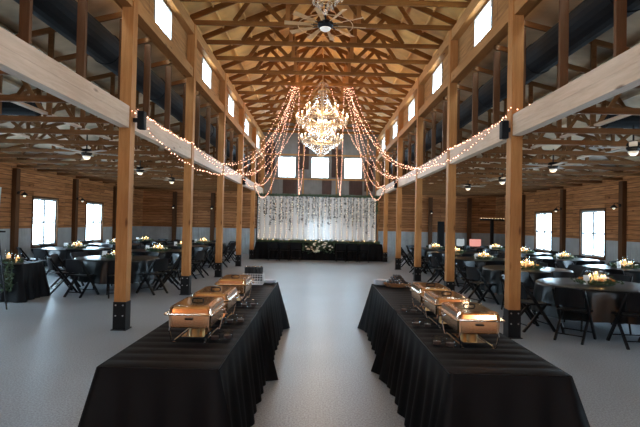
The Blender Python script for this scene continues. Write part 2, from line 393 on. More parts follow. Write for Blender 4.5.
# end walls
def end_wall(name, yc, holes, mat_w, mat_m, up_mat, label):
    def hslab(mb, x0, x1, z0, z1):
        hs = sorted([h for h in holes if h[3] > z0 and h[2] < z1 and h[0] >= x0-1e-3 and h[1] <= x1+1e-3])
        x = x0
        for xa, xb, za, zb in hs:
            if xa > x: mb.bx(x, xa, yc, yc+.14, z0, z1)
            if za > z0: mb.bx(xa, xb, yc, yc+.14, z0, za)
            if zb < z1: mb.bx(xa, xb, yc, yc+.14, zb, z1)
            x = xb
        mb.bx(x, x1, yc, yc+.14, z0, z1)
    m = MB(); hslab(m, -XW-.14, -XP, ZWAIN, 3.2); hslab(m, XP, XW+.14, ZWAIN, 3.2)
    for s in (-1, 1):   # sloping tops under the lean-to roofs
        x0, x1 = s*XP, s*(XW+.14)
        m.add([(x0,yc,3.2),(x1,yc,3.2),(x1,yc,aislez(x1)),(x0,yc,aislez(x0)),(x0,yc+.14,3.2),(x1,yc+.14,3.2),(x1,yc+.14,aislez(x1)),(x0,yc+.14,aislez(x0))],
              [(0,1,2,3),(7,6,5,4),(3,2,6,7),(0,4,5,1),(1,5,6,2),(0,3,7,4)])
    struct(m.build(name, mat_w), label)
    m = MB(); hslab(m, -XW-.14, -XP, 0, ZWAIN); hslab(m, XP, XW+.14, 0, ZWAIN)
    struct(m.build(name + '_wainscot', mat_m), label.replace('horizontal brown pine boards', 'galvanised metal low down'))
    m = MB(); zt = 6.2
    hslab(m, -XP, XP, 0, 2.6); hslab(m, -XP, XP, 2.6, zt)
    m.add([(-3.2,yc,zt),(3.2,yc,zt),(3.2,yc,roofz(3.2)+.02),(0,yc,roofz(0)+.02),(-3.2,yc,roofz(3.2)+.02),
           (-3.2,yc+.14,zt),(3.2,yc+.14,zt),(3.2,yc+.14,roofz(3.2)+.02),(0,yc+.14,roofz(0)+.02),(-3.2,yc+.14,roofz(3.2)+.02)],
          [(0,1,2,3,4),(9,8,7,6,5),(0,5,6,1),(1,6,7,2),(2,7,8,3),(3,8,9,4),(4,9,5,0)])
    struct(m.build(name + '_gable', up_mat), label.replace('horizontal brown pine boards', 'weathered grey corrugated metal in the gable'))
GW = [(-1.76, .93), (0.0, .93), (1.74, .93)]
holes = [(x-w/2, x+w/2, 4.06, 5.16) for x, w in GW] + [(-.7, .7, .0, 1.95)]
end_wall('wall_far', YF, holes, M['wallX'], M['metalX'], M['gable'], 'far wall of horizontal brown pine boards')
for x, w in GW: window(x, YF+.07, 4.06, 5.16, w, 'y-', twin=False, fw=.04)
# glazed doors in the far wall behind the curtain
t = empty('door_1', (0, YF+.07, 0)); struct(t, 'glazed double door behind the white curtain')
for sx in (-1, 1):
    x0, x1 = (0, .7) if sx > 0 else (-.7, 0)
    fr = MB(); fr.bx(x0, x0+.09, -.03, .03, 0, 1.95); fr.bx(x1-.09, x1, -.03, .03, 0, 1.95); fr.bx(x0+.09, x1-.09, -.03, .03, 0, .25); fr.bx(x0+.09, x1-.09, -.03, .03, 1.85, 1.95)
    lf = fr.build('door_leaf', M['wframe'], t)
    MB().bx(x0+.09, x1-.09, -.004, .004,   .25, 1.85).build('pane', M['pane'], lf)
portal((0, YF+.2, 1.05), (-PI/2, 0, 0), 1.4, 1.7)
# rust-brown sheets and framing on the gable wall
m = MB()
for x0, x1, z0, z1 in ((-1.95,-1.2,3.2,3.95), (.12,.62,3.2,3.95), (1.55,2.25,3.2,3.95), (-1.2,-.6,4.5,6.1), (.6,1.15,4.1,5.6), (-2.9,-2.4,4.3,5.9), (2.35,2.8,3.4,5.0), (-.3,.45,5.3,6.2)):
    m.bx(x0, x1, YF-.02, YF-.001, z0, z1)
struct(m.build('trim_rust_sheets', M['rust']), 'dark rust brown metal sheets patched across the gable')
m = MB()
for x in (-2.55, -.88, .88, 2.5): m.bx(x-.035, x+.035, YF-.06, YF-.02, 3.0, 6.2)
for z in (3.98, 5.26): m.bx(-2.95, 2.95, YF-.10, YF-.06, z-.035, z+.035)
struct(m.build('trim_gable_framing', M['sillY']), 'thin timber battens across the gable wall')
holesn = [(x-.6, x+.6, 4.0, 5.2) for x in (-1.3, 1.3)]
end_wall('wall_near', YN-.14, holesn, M['wallX'], M['wallX'], M['wallX'], 'near wall of horizontal brown pine boards')
for x in (-1.3, 1.3): portal((x, YN-.2, 4.6), (PI/2, 0, 0), 1.2, 1.2)
m = MB().bx(-14, 14, YN-12, YN-.15, -.12, -.02); struct(m.build('ground', plain('gravel_yard', (.32,.31,.29), .9, noise=.3, scale=12)), 'pale gravel yard outside the barn')

# ------------------------------------------------------------------ nave posts with steel shoes
ORD = {1: 'first', 2: 'second', 3: 'third', 4: 'fourth', 5: 'fifth', 6: 'sixth'}
def make_post():
    t = empty('timber_post')
    m = MB(); h = .088
    for i in (-1, 0, 1): m.bx(-h, h, i*.062-.0305, i*.062+.0305, 0, 6.20)
    m.build('shaft', M['post'], t)
    b = MB(); e = h+.008
    b.bx(-e, e, -e-.006, -e+.004, .0, .43); b.bx(-e, e, e-.004, e+.006, .0, .43); b.bx(-e-.02, e+.02, -e-.03, e+.03, 0, .012)
    b.bx(-e-.001, -e+.004, -e, e, 0, .43); b.bx(e-.004, e+.001, -e, e, 0, .43)
    sh = b.build('steel_shoe', M['black_steel'], t)
    for z in (.22, .38):
        for x in (-.055, .055): MB().tube([(x, -e-.018, z), (x, -e-.004, z)], .011, 6).build('bolt', M['bolt'], sh)
    return t
post0 = make_post(); first = True
for k, y in enumerate(PY):
    if y < 1: continue
    for s, w in ((-1, 'left'), (1, 'right')):
        if k == 2: lab = f'timber post beside the camera on the {w} of the hall'
        elif y > 25.5: lab = f'timber post against the far wall at the {w} edge of the curtain'
        else: lab = f'timber post with black steel shoe, {ORD[k-2]} from the front in the {w} row'
        o = post0 if first else copy_tree(post0); first = False
        o.location = (s*XP, y - (.12 if y > 25.5 else 0), 0)
        tag(o, lab, 'post', 'timber posts lining the central hall')

# beams bay by bay
for s, w in ((-1, 'left'), (1, 'right')):
    for k in range(1, 8):
        y0, y1 = PY[k]+.1, PY[k+1]-.1
        if k == 1: y0 = -1.5
        if k == 7: y1 = 25.70
        where = {1: 'beside the camera', 2: 'before the first post'}.get(k, f'just beyond the {ORD.get(k-2, "last")} post')
        m = MB().bx(s*XP-.07, s*XP+.07, y0, y1, 3.10, 3.262).bx(s*XP-.066, s*XP+.066, y0, y1, 3.262, 3.268).bx(s*XP-.07, s*XP+.07, y0, y1, 3.268, 3.43)
        o = m.build('carrying_beam', M['beamY'])
        tag(o, f'pale laminated beam over the {w} dining area, {where}', 'beam', 'pale laminated beams between the posts')
        o = MB().bx(*sorted((s*(XP-.07), s*(XP+.088))), y0, y1, 4.97, 5.18).build('sill_beam', M['sillY'])
        tag(o, f'tan beam under the {w} high windows, {where}', 'beam', 'tan beams under the high windows')
        o = MB().bx(*sorted((s*(XP-.07), s*(XP+.088))), y0, y1, 5.95, 6.19).build('eaves_beam', M['sillY'])
        tag(o, f'tan eaves beam above the {w} high windows, {where}', 'beam', 'tan eaves beams above the high windows')

# wall posts
for s, w in ((-1, 'left'), (1, 'right')):
    for k in range(3, 8):
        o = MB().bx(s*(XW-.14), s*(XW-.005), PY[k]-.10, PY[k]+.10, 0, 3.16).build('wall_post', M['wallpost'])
        tag(o, f'dark timber stud post on the {w} wall, {ORD[k-2]} from the front', 'post', 'dark wall posts')
for x in (-7.6, -5.6, 5.85, 7.9):
    o = MB().bx(x-.10, x+.10, YF-.14, YF-.005, 0, 3.16).build('wall_post', M['wallpost'])
    tag(o, f'dark timber stud post on the far wall, {"inner" if abs(x) < 6.5 else "outer"} one behind the {"left" if x < 0 else "right"} dining area', 'post', 'dark wall posts')

# ------------------------------------------------------------------ trusses
def where_truss(i):
    k, r = divmod(i, 3)
    if k == 0: base = 'the first pair of posts'
    else: base = f'the {ORD[k+1]} pair of posts'
    return ('resting on ' if r == 0 else ('one bay-third beyond ' if r == 1 else 'two bay-thirds beyond ')) + base
def make_truss():
    t = empty('roof_truss')
    MB().bx(-XP-.1, XP+.1, -.02, .02, 6.21, 6.32).build('bottom_chord', M['trussX'], t)
    for s in (-1, 1):
        MB().bar((s*3.25, 0, roofz(3.25)-.12), (0, 0, roofz(0)-.12), .04, .13).build('top_chord', M['trussX'], t)
    W = [((0,0,7.6),(-.95,0,6.32)), ((0,0,7.6),(.95,0,6.32)), ((-.95,0,6.32),(-1.6,0,6.98)), ((.95,0,6.32),(1.6,0,6.98)),
         ((-2.05,0,6.32),(-1.6,0,6.98)), ((2.05,0,6.32),(1.6,0,6.98))]
    for a, b in W: MB().bar(a, b, .036, .10).build('web', M['trussX'], t)
    for s in (-1, 1): MB().bx(s*.82-.05, s*.82+.05, -.02, .02, 6.33, 7.27).build('strut', M['post'], t)
    return t
tr0 = make_truss(); first = True
for i in range(-4, 15):
    y = P1 + TS*i
    o = tr0 if first else copy_tree(tr0); first = False
    o.location = (0, y, 0)
    if i < 0: lab = f'roof truss over the hall, {["", "nearest", "second nearest", "third nearest", "fourth nearest"][-i]} one in front of the first pair of posts'
    else: lab = 'roof truss over the hall, ' + where_truss(i)
    tag(o, lab, 'truss', 'roof trusses over the central hall')
for s, w in ((-1, 'left'), (1, 'right')):
    for x, nm in ((4.35, 'inner'), (6.0, 'outer')):
        o = MB().bx(s*(x-.045), s*(x+.045), YN+.3, YF-.05, 3.315, 3.35).build('lateral_brace', M['beamY'])
        tag(o, f'long pale {nm} brace board lying on the {w} dining area trusses', 'brace', 'pale brace boards')
def make_atruss():
    t = empty('lean_to_truss')
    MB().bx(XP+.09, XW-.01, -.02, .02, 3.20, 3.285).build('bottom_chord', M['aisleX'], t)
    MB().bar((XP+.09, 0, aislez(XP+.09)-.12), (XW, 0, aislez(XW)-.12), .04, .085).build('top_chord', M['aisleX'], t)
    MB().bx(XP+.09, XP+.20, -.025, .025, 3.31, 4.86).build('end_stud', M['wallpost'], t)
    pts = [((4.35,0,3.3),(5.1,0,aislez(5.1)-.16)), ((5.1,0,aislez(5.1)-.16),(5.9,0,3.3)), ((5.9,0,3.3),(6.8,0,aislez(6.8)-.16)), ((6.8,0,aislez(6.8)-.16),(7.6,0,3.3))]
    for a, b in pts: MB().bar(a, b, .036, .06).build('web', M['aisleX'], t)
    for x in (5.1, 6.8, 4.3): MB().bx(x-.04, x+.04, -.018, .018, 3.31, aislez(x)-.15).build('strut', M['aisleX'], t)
    return t
at0 = make_atruss(); first = True
for i in range(-3, 15):
    y = P1 + TS*i
    for s, w in ((-1, 'left'), (1, 'right')):
        o = at0 if first else copy_tree(at0); first = False
        o.location = (0, y + (.001 if i % 3 else .12), 0)
        o.rotation_euler.z = PI if s < 0 else 0
        if i < 0: lab = f'truss over the {w} dining area, {["", "nearest", "second nearest", "third nearest"][-i]} one in front of the first post'
        else: lab = f'truss over the {w} dining area, ' + where_truss(i).replace('pair of posts', f'{w} post').replace('resting on', 'level with')
        tag(o, lab, 'truss', 'lean-to trusses over the dining areas')

# ducts
for s, w in ((-1, 'left'), (1, 'right')):
    t = empty('air_duct', (s*3.68, 0, 4.58))
    tag(t, f'long round black air duct running above the {w} beams', 'air duct', 'round black air ducts')
    MB().tube([(0, YN+.3, 0), (0, YF-.3, 0)], .26, 20).build('pipe', M['duct'], t, smooth=False)
    y = 1.0
    while y < 25:
        MB().tube([(0, y-.02, 0), (0, y+.02, 0)], .272, 20).build('seam_ring', M['duct'], t); y += 2.44
    d = MB().tube([(s*4.95, 8.55, 3.62), (s*8.2, 8.55, 3.62)], .16, 16).build('branch_duct', M['duct'], smooth=False)
    tag(d, f'short black branch duct crossing the {w} roof space', 'air duct')

# ------------------------------------------------------------------ lamps
def point(name, loc, e, c, r=.05):
    l = bpy.data.lights.new(name, 'POINT'); l.energy = e; l.color = c; l.shadow_soft_size = r
    o = bpy.data.objects.new(name, l); o.location = loc; col.objects.link(o); return o
WARM = (1, .62, .33)
def make_fan():
    t = empty('ceiling_fan')
    MB().tube([(0,0,0), (0,0,-.30)], .014, 8).build('downrod', M['black_steel'], t)
    MB().lathe([(.02,-.30),(.09,-.30),(.11,-.34),(.11,-.40),(.07,-.44),(.07,-.45)], n=16).build('motor', M['black_steel'], t)
    for k in range(5):
        a = 2*PI*k/5+.3; c, s_ = math.cos(a), math.sin(a)
        MB().bar((.10*c,.10*s_,-.37), (.66*c,.66*s_,-.37), .12, .012).build('blade', M['fan_blade_dk'], t)
    MB().lathe([(.001,-.515),(.04,-.508),(.065,-.49),(.08,-.46),(.08,-.445)], n=16).build('lamp_shade', M['fan_lamp'], t, smooth=True)
    return t
fan0 = make_fan(); first = True
FANS = [(-4.9, 10.3), (-5.0, 13.65), (-5.05, 16.75), (5.2, 8.15), (5.15, 10.85), (5.27, 14.2), (5.1, 16.9)]
wd = {(-4.9,10.3):'left dining area, nearest of three', (-5.0,13.65):'left dining area, middle of three', (-5.05,16.75):'left dining area, farthest of three',
      (5.2,8.15):'right dining area, partly cut by the picture edge', (5.15,10.85):'right dining area, second from the camera', (5.27,14.2):'right dining area, third from the camera', (5.1,16.9):'right dining area, farthest away'}
for x, y in FANS:
    o = fan0 if first else copy_tree(fan0); first = False
    ii = round((y-P1)/TS); yy = P1 + TS*ii + (0 if ii % 3 else .12)
    o.location = (x, y, 3.44); o.rotation_euler.z = R.uniform(0, 1)
    if abs(y-yy) < .0: pass
    tag(o, 'black ceiling fan with bowl lamp, ' + wd[(x, y)], 'ceiling fan', 'ceiling fans over the dining areas')
    point('fan_light', (x, y, 2.84), 5, (1,.78,.52), .09)

# windmill fan in the nave
t = empty('windmill_fan', (0.05, 10.7, 5.98)); tag(t, 'large windmill style ceiling fan with pale wooden blades and a ring, in the hall', 'ceiling fan')
MB().tube([(0,0,.1),(0,0,1.72)], .02, 8).build('downrod', M['black_steel'], t)
MB().lathe([(.02,-.02),(.13,-.02),(.17,.02),(.17,.10),(.10,.15),(.04,.17)], n=20).build('motor', M['black_steel'], t, smooth=True)
for k in range(10):
    a = 2*PI*k/10+.12; c, s_ = math.cos(a), math.sin(a)
    rt = Matrix.Rotation(a, 3, 'Z') @ Matrix.Rotation(.32, 3, 'X')
    b = MB(); q = [(.28,-.035,0),(.90,-.062,0),(.90,.062,0),(.28,.035,0)]
    b.add([rt @ Vector((x, y_, -.004)) + Vector((0,0,.05)) for x, y_, _ in q] + [rt @ Vector((x, y_, .004)) + Vector((0,0,.05)) for x, y_, _ in q], [(3,2,1,0),(4,5,6,7),(0,1,5,4),(1,2,6,5),(2,3,7,6),(3,0,4,7)])
    b.build('blade', M['fan_blade'], t)
    MB().bar((.15*c,.15*s_,.05), (.32*c,.32*s_,.05), .03, .012).build('blade_arm', M['black_steel'], t)
MB().tube([(.60*math.cos(2*PI*k/40), .60*math.sin(2*PI*k/40), .03) for k in range(40)], .008, 5, closed=True).build('ring', M['fan_blade'], t)
MB().lathe([(.001,-.09),(.06,-.08),(.11,-.05),(.125,-.02)], n=16).build('lamp_shade', M['fan_lamp'], t, smooth=True)

# chandeliers ------------------------------------------------------
def make_chandelier():
    t = empty('chandelier')
    # z measured from the lowest crystal
    MB().lathe([(.001,.30),(.06,.34),(.03,.45),(.05,.6),(.02,.8),(.06,1.0),(.025,1.15),(.05,1.45),(.02,1.7),(.03,1.85),(.008,1.95)], n=12).build('stem', M['gold'], t, smooth=True)
    MB().tube([(0,0,1.9),(0,0,3.0)], .01, 6).build('chain', M['gold'], t)
    for rr, z, n in ((.82,.72,18), (.50,1.06,10)):
        MB().tube([(rr*.93*math.cos(2*PI*k/32), rr*.93*math.sin(2*PI*k/32), z-.06) for k in range(32)], .012, 5, closed=True).build('ring', M['gold'], t)
        for k in range(n):
            a = 2*PI*k/n; c, s_ = math.cos(a), math.sin(a)
            p = [(.04*c,.04*s_,z-.02), (rr*.35*c, rr*.35*s_, z-.14), (rr*.75*c, rr*.75*s_, z-.12), (rr*c, rr*s_, z)]
            ar = MB().tube(p, .009, 5); ar.lathe([(.01,-.005),(.035,.01),(.035,.018)], (rr*c, rr*s_, z), 8)
            ao = ar.build('arm', M['gold'], t)
            MB().tube([(rr*c, rr*s_, z+.01), (rr*c, rr*s_, z+.10)], .011, 6).build('candle', M['candle'], ao)
            MB().ball((rr*c, rr*s_, z+.135), .017, 6, 4, 2.0).build('bulb', M['bulb'], ao)
    cr = MB(); rc = random.Random(3)
    def strand(p, q, sag, n, r):
        for i in range(n+1):
            u = i/n; x = p[0]+(q[0]-p[0])*u; y = p[1]+(q[1]-p[1])*u; z = p[2]+(q[2]-p[2])*u - sag*4*u*(1-u)
            cr.octa((x, y, z), r, r*1.5)
    for k in range(30):
        a = 2*PI*k/30; c, s_ = math.cos(a), math.sin(a)
        strand((.13*c,.13*s_,1.62), (.47*c,.47*s_,1.04), .16, 10, .013)
        strand((.47*c,.47*s_,1.0), (.78*c,.78*s_,.68), .11, 8, .014)
    for k in range(12):
        a = 2*PI*k/12; c, s_ = math.cos(a), math.sin(a)
        strand((.10*c,.10*s_,1.9), (.20*c,.20*s_,1.78), -.03, 3, .012)
    for rr, z, n in ((.76,.58,60), (.62,.49,50), (.48,.41,42), (.37,.34,34), (.29,.27,28), (.22,.20,20), (.15,.13,14), (.09,.06,9), (.82,.64,64), (.79,.72,60), (.50,.98,40), (.46,1.04,36), (.15,1.62,18)):
        for k in range(n):
            a = 2*PI*(k + .5*rc.random())/n
            cr.octa((rr*math.cos(a), rr*math.sin(a), z+rc.uniform(-.02,.02)), .016, .034)
        MB().tube([(rr*math.cos(2*PI*k/24), rr*math.sin(2*PI*k/24), z+.04) for k in range(24)], .004, 4, closed=True).build('crystal_ring', M['gold'], t)
    cr.ball((0,0,.0), .035, 8, 6)
    tag(cr.build('crystals', M['crystal'], t), kind='stuff')
    return t
ch0 = make_chandelier()
CHS = [(0.02, 5.95, 'crystal chandelier nearest the camera, cut off by the top of the picture'),
       (0.03, 15.7, 'large glowing crystal chandelier between the two bundles of string lights'),
       (0.03, 19.4, 'crystal chandelier hanging behind the large central one')]
for i, (x, y, lab) in enumerate(CHS):
    o = ch0 if i == 0 else copy_tree(ch0)
    o.location = (x, y, 4.27); tag(o, lab, 'chandelier', 'crystal chandeliers down the hall')
    point('chandelier_light', (x, y, 5.02), [75, 170, 130][i], (1,.70,.42), .25)

# string lights ------------------------------------------------------
def string(name, pts_list, label, group, step=.10, r=.013, mat='fairy'):
    t = empty(name, (0,0,0)); tag(t, label, 'string lights', group)
    w = MB(); b = MB(); rr = random.Random(hash(label) & 255 if False else len(label)*7)
    for P in pts_list:
        w.tube(P, .004, 4, caps=False)
        # resample
        acc = 0; nxt = step*.5
        for i in range(len(P)-1):
            a, c = Vector(P[i]), Vector(P[i+1]); L = (c-a).length
            while nxt <= acc + L:
                q = a + (c-a)*((nxt-acc)/L)
                b.octa((q.x + rr.uniform(-.015,.015), q.y + rr.uniform(-.015,.015), q.z + rr.uniform(-.03,.01)), r*rr.uniform(.7,1.2))
                nxt += step
            acc += L
    w.build('wire', M['fwire'], t); tag(b.build('bulbs', M[mat], t), kind='stuff')
    return t
def swag(a, b, sag, n=28):
    a, b = Vector(a), Vector(b)
    return [tuple(a + (b-a)*(i/n) - Vector((0,0,sag*4*(i/n)*(1-i/n)))) for i in range(n+1)]
HY = 16.17
G = 'fairy light swags over the hall'
for s, w in ((-1, 'left'), (1, 'right')):
    H = (s*.84, HY, 6.18)
    def hub(k): return (H[0] + s*.03*k, HY-.05-.02*k, 6.18)
    X = s*2.93
    pa = swag(hub(0), (X, 7.65, 3.36 if s < 0 else 3.5), 1.8 if s < 0 else 1.65)
    if s > 0: pa += [(2.90, 7.55, 3.52), (2.95, 7.50, 3.54), (3.05, 7.49, 3.46), (3.16, 7.50, 3.44), (3.02, 7.1, 3.45), (2.96, 6.9, 3.44)]
    else: pa += [(-2.93, 7.5, 3.40)]
    string('string_lights', [pa], f'swag of fairy lights from the roof down to the first {w} post', G)
    string('string_lights', [swag(hub(1), (X, 11.2, 3.48), 1.35), swag((X, 11.2, 3.46), (X, 7.75, 3.46), .05)], f'fairy lights from the roof to the second {w} post and on along the beam', G)
    string('string_lights', [swag(hub(2), (X, 14.9, 3.42), 1.25)], f'swag of fairy lights from the roof down to the third {w} post', G)
    string('string_lights', [swag(hub(3), (X, 18.5, 3.4), 1.5)], f'swag of fairy lights from the roof down to the fourth {w} post', G)
    string('string_lights', [swag(hub(-1), (X, 18.6, 3.5), .95)], f'shallower fairy light swag ending at the fourth {w} post', G)
    string('string_lights', [swag(hub(4), (X, 22.2, 3.42), 1.85)], f'deep fairy light swag from the roof down to the fifth {w} post', G)
    string('string_lights', [swag(hub(-2), (X, 22.2, 3.5), 1.2)], f'shallower fairy light swag ending at the fifth {w} post', G)
    string('string_lights', [swag(hub(-3), (s*1.02, 24.35, 3.08), .55), swag((s*1.02, 24.35, 3.08), (s*.55, 19.9, 6.15), .6)], f'V of fairy lights dropping to the top {w} part of the curtain', G)
    string('string_lights', [swag(hub(5), (X, 14.9, 3.46), .75)], f'nearly straight fairy light swag to the third {w} post', G)
    string('string_lights', [swag((s*.3, HY+.1, 6.17), (X, 11.25, 3.45), 1.6)], f'fairy light swag from beside the chandelier to the second {w} post', G)

# ------------------------------------------------------------------ curtain backdrop at the far end
CY = 24.45; CX0, CX1 = -3.05, 2.82; CZ = 3.0
t = empty('curtain_backdrop', (0, CY, 0)); tag(t, 'wide white sheer curtain backdrop at the far end of the hall', 'curtain')
n = 420; m = MB(); vs = []; fs = []
rc = random.Random(5); ph = [rc.uniform(0, 6) for _ in range(6)]
zs = [.35, 1.0, 1.8, 2.5, CZ]
for i in range(n+1):
    x = CX0 + (CX1-CX0)*i/n
    for z in zs:
        a = .05 + .02*math.sin(x*2.1+ph[0])
        y = a*math.sin(x*21+ph[1]+.9*math.sin(x*1.7)) + .02*math.sin(x*47+ph[2]+z*.4)
        vs.append((x, y*(1.15-.2*z/CZ), z))
k = len(zs)
for i in range(n):
    for j in range(k-1): fs.append((i*k+j, (i+1)*k+j, (i+1)*k+j+1, i*k+j+1))
m.add(vs, fs); m.build('panel', M['curtain'], t, smooth=True)
MB().tube([(CX0-.05, 0, CZ+.03), (CX1+.05, 0, CZ+.03)], .025, 8).build('rod', M['black_steel'], t)
for x in (CX0-.03, CX1+.03): MB().tube([(x, 0, 0), (x, 0, CZ+.03)], .022, 8).build('upright', M['black_steel'], t)
# garland along the top
g = MB(); rc = random.Random(11)
for i in range(1800):
    x = rc.uniform(CX0-.1, CX1+.15); g.leaf((x, CY-.08+rc.uniform(-.06,.05), CZ+.04+rc.gauss(0,.035)), .10, .035, rc)
for i in range(70): g.leaf((CX1+rc.uniform(-.03,.08), CY-.1+rc.uniform(-.05,.05), rc.uniform(2.2,3.0)), .12, .045, rc)
g.tube([(CX0-.05, CY-.07, CZ+.04), (CX1+.05, CY-.07, CZ+.04)], .012, 5)
tag(g.build('leaf_garland', M['leaf_dark']), 'thin leafy garland along the top edge of the white curtain', 'garland')
NV = 36
for i in range(NV):
    x = CX0 + .12 + (CX1-CX0-.25)*i/(NV-1) + rc.uniform(-.05,.05); L = rc.uniform(.75, 1.5) if i % 3 else rc.uniform(1.2, 1.9)
    v = MB(); v.tube([(x, CY-.10, CZ-.02), (x+.01, CY-.11, CZ-L)], .004, 4)
    for q in range(int(L*38)):
        z = CZ - .03 - rc.random()*L; v.leaf((x+rc.uniform(-.05,.05), CY-.14+rc.uniform(-.03,.03), z), .085, .05, rc)
    tag(v.build('hanging_vine', M['vine']), f'strand of grey green leaves hanging on the {"left" if x < -1 else ("right" if x > 1 else "middle")} third of the white curtain', 'vine', f'leaf strands on the {"left" if x < -1 else ("right" if x > 1 else "middle")} third of the curtain')
NS = 22
for i in range(NS):
    x = CX0 + .08 + (CX1-CX0-.16)*i/(NS-1)
    string('fairy_light_strand', [[(x, CY-.115, CZ), (x, CY-.115, .95)]], f'vertical fairy light strand on the {"left" if x < -1 else ("right" if x > 1 else "middle")} third of the curtain', f'vertical fairy lights on the {"left" if x < -1 else ("right" if x > 1 else "middle")} third of the curtain', step=.11, r=.013, mat='fairy_c')

# ------------------------------------------------------------------ draped rectangular cloths
def rect_cloth(x0, x1, y0, y1, z, zb, flare, seed, amp=.018, freq=26, crease=.009, cstep=.17, corner_flare=.12):
    """one continuous cloth: creased top and hanging sides with folds"""
    rc = random.Random(seed); m = MB(); vs = []; fs = []
    ny = max(8, int((y1-y0)/.03)); nx = 10
    # top
    for i in range(ny+1):
        y = y0 + (y1-y0)*i/ny
        for j in range(nx+1):
            x = x0 + (x1-x0)*j/nx
            ph = (y-y0)/cstep; d = abs(ph-round(ph)); zz = -crease*max(0, 1-d*4)
            edge = min(x-x0, x1-x, y-y0, y1-y)
            vs.append((x, y, z + zz*(1 if edge > .005 else 0) - (.006 if edge < 1e-4 else 0)))
    w = nx+1
    for i in range(ny):
        for j in range(nx): fs.append((i*w+j, i*w+j+1, (i+1)*w+j+1, (i+1)*w+j))
    m.add(vs, fs)
    # sides: perimeter loop
    per = []
    st = .03
    def seg(a, b, nrm):
        L = math.dist(a, b); k = max(2, int(L/st))
        for i in range(k): per.append((a[0]+(b[0]-a[0])*i/k, a[1]+(b[1]-a[1])*i/k, nrm, min(i, k-i)*L/k))
    seg((x0,y0),(x1,y0),(0,-1)); seg((x1,y0),(x1,y1),(1,0)); seg((x1,y1),(x0,y1),(0,1)); seg((x0,y1),(x0,y0),(-1,0))
    cx, cy = (x0+x1)/2, (y0+y1)/2
    lv = [0, .02, .12, .3, .5, .7, .85, 1.0]; vs = []; fs = []; s = 0; a1, a2, a3 = rc.uniform(0,6), rc.uniform(0,6), rc.uniform(0,6)
    N_ = len(per)
    for i, (x, y, nr, dc) in enumerate(per):
        sarc = i*st
        f_ = math.sin(sarc*freq+a1+1.3*math.sin(sarc*2.3+a2)) + .5*math.sin(sarc*freq*.43+a3)
        cor = max(0, 1-dc/.12)
        dx, dy = nr
        if cor > 0:
            ddx = (1 if x > cx else -1); ddy = (1 if y > cy else -1)
            dx = dx + (ddx-dx)*cor*.5 if abs(nr[1]) else dx; dy = dy + (ddy-dy)*cor*.5 if abs(nr[0]) else dy
        for l in lv:
            g_ = min(1, l*1.6)
            o_ = .004 + flare*l + amp*g_*f_ + corner_flare*cor*l
            vs.append((x+dx*o_, y+dy*o_, z-.006-(z-.006-zb)*l))
    k = len(lv)
    for i in range(N_):
        i2 = (i+1) % N_
        for j in range(k-1): fs.append((i*k+j, i2*k+j, i2*k+j+1, i*k+j+1))
    return m.add(vs, fs)
def folding_table(x0, x1, y0, y1, z, label, group):
    t = empty('folding_table', ((x0+x1)/2, (y0+y1)/2, 0)); tag(t, label, 'table', group)
    hx, hy = (x1-x0)/2, (y1-y0)/2
    MB().bx(-hx, hx, -hy, hy, z-.04, z).build('tabletop', M['wframe'], t)
    for sx in (-1, 1):
        for sy in (-1, 1): MB().tube([(sx*(hx-.08), sy*(hy-.2), 0), (sx*(hx-.08), sy*(hy-.2), z-.04)], .015, 6).build('leg', M['black_steel'], t)
BT = {'left': (-1.41, -.63, 3.19, 7.88), 'right': (.865, 1.655, 3.2, 7.92)}
for w, (x0, x1, y0, y1) in BT.items():
    ym = (y0+y1)/2
    folding_table(x0+.02, x1-.02, y0+.02, ym-.01, .735, f'folding table under the near half of the {w} buffet cloth', 'folding tables under the buffet cloths')
    folding_table(x0+.02, x1-.02, ym+.01, y1-.02, .735, f'folding table under the far half of the {w} buffet cloth', 'folding tables under the buffet cloths')
    for nm, a, b, sd in (('near', y0, ym+.02, 3), ('far', ym-.10, y1, 8)):
        z = .748 if nm == 'near' else .744
        m = rect_cloth(x0 - (0 if nm == 'near' else -.006), x1 - (0 if nm == 'near' else .006), a, b, z, .004, .095, sd + (5 if w == 'left' else 0))
        o = m.build('buffet_tablecloth', M['cloth_floor'], smooth=True)
        tag(o, f'creased black floor length cloth on the {nm} half of the {w} buffet table', 'tablecloth', 'black cloths on the buffet tables')

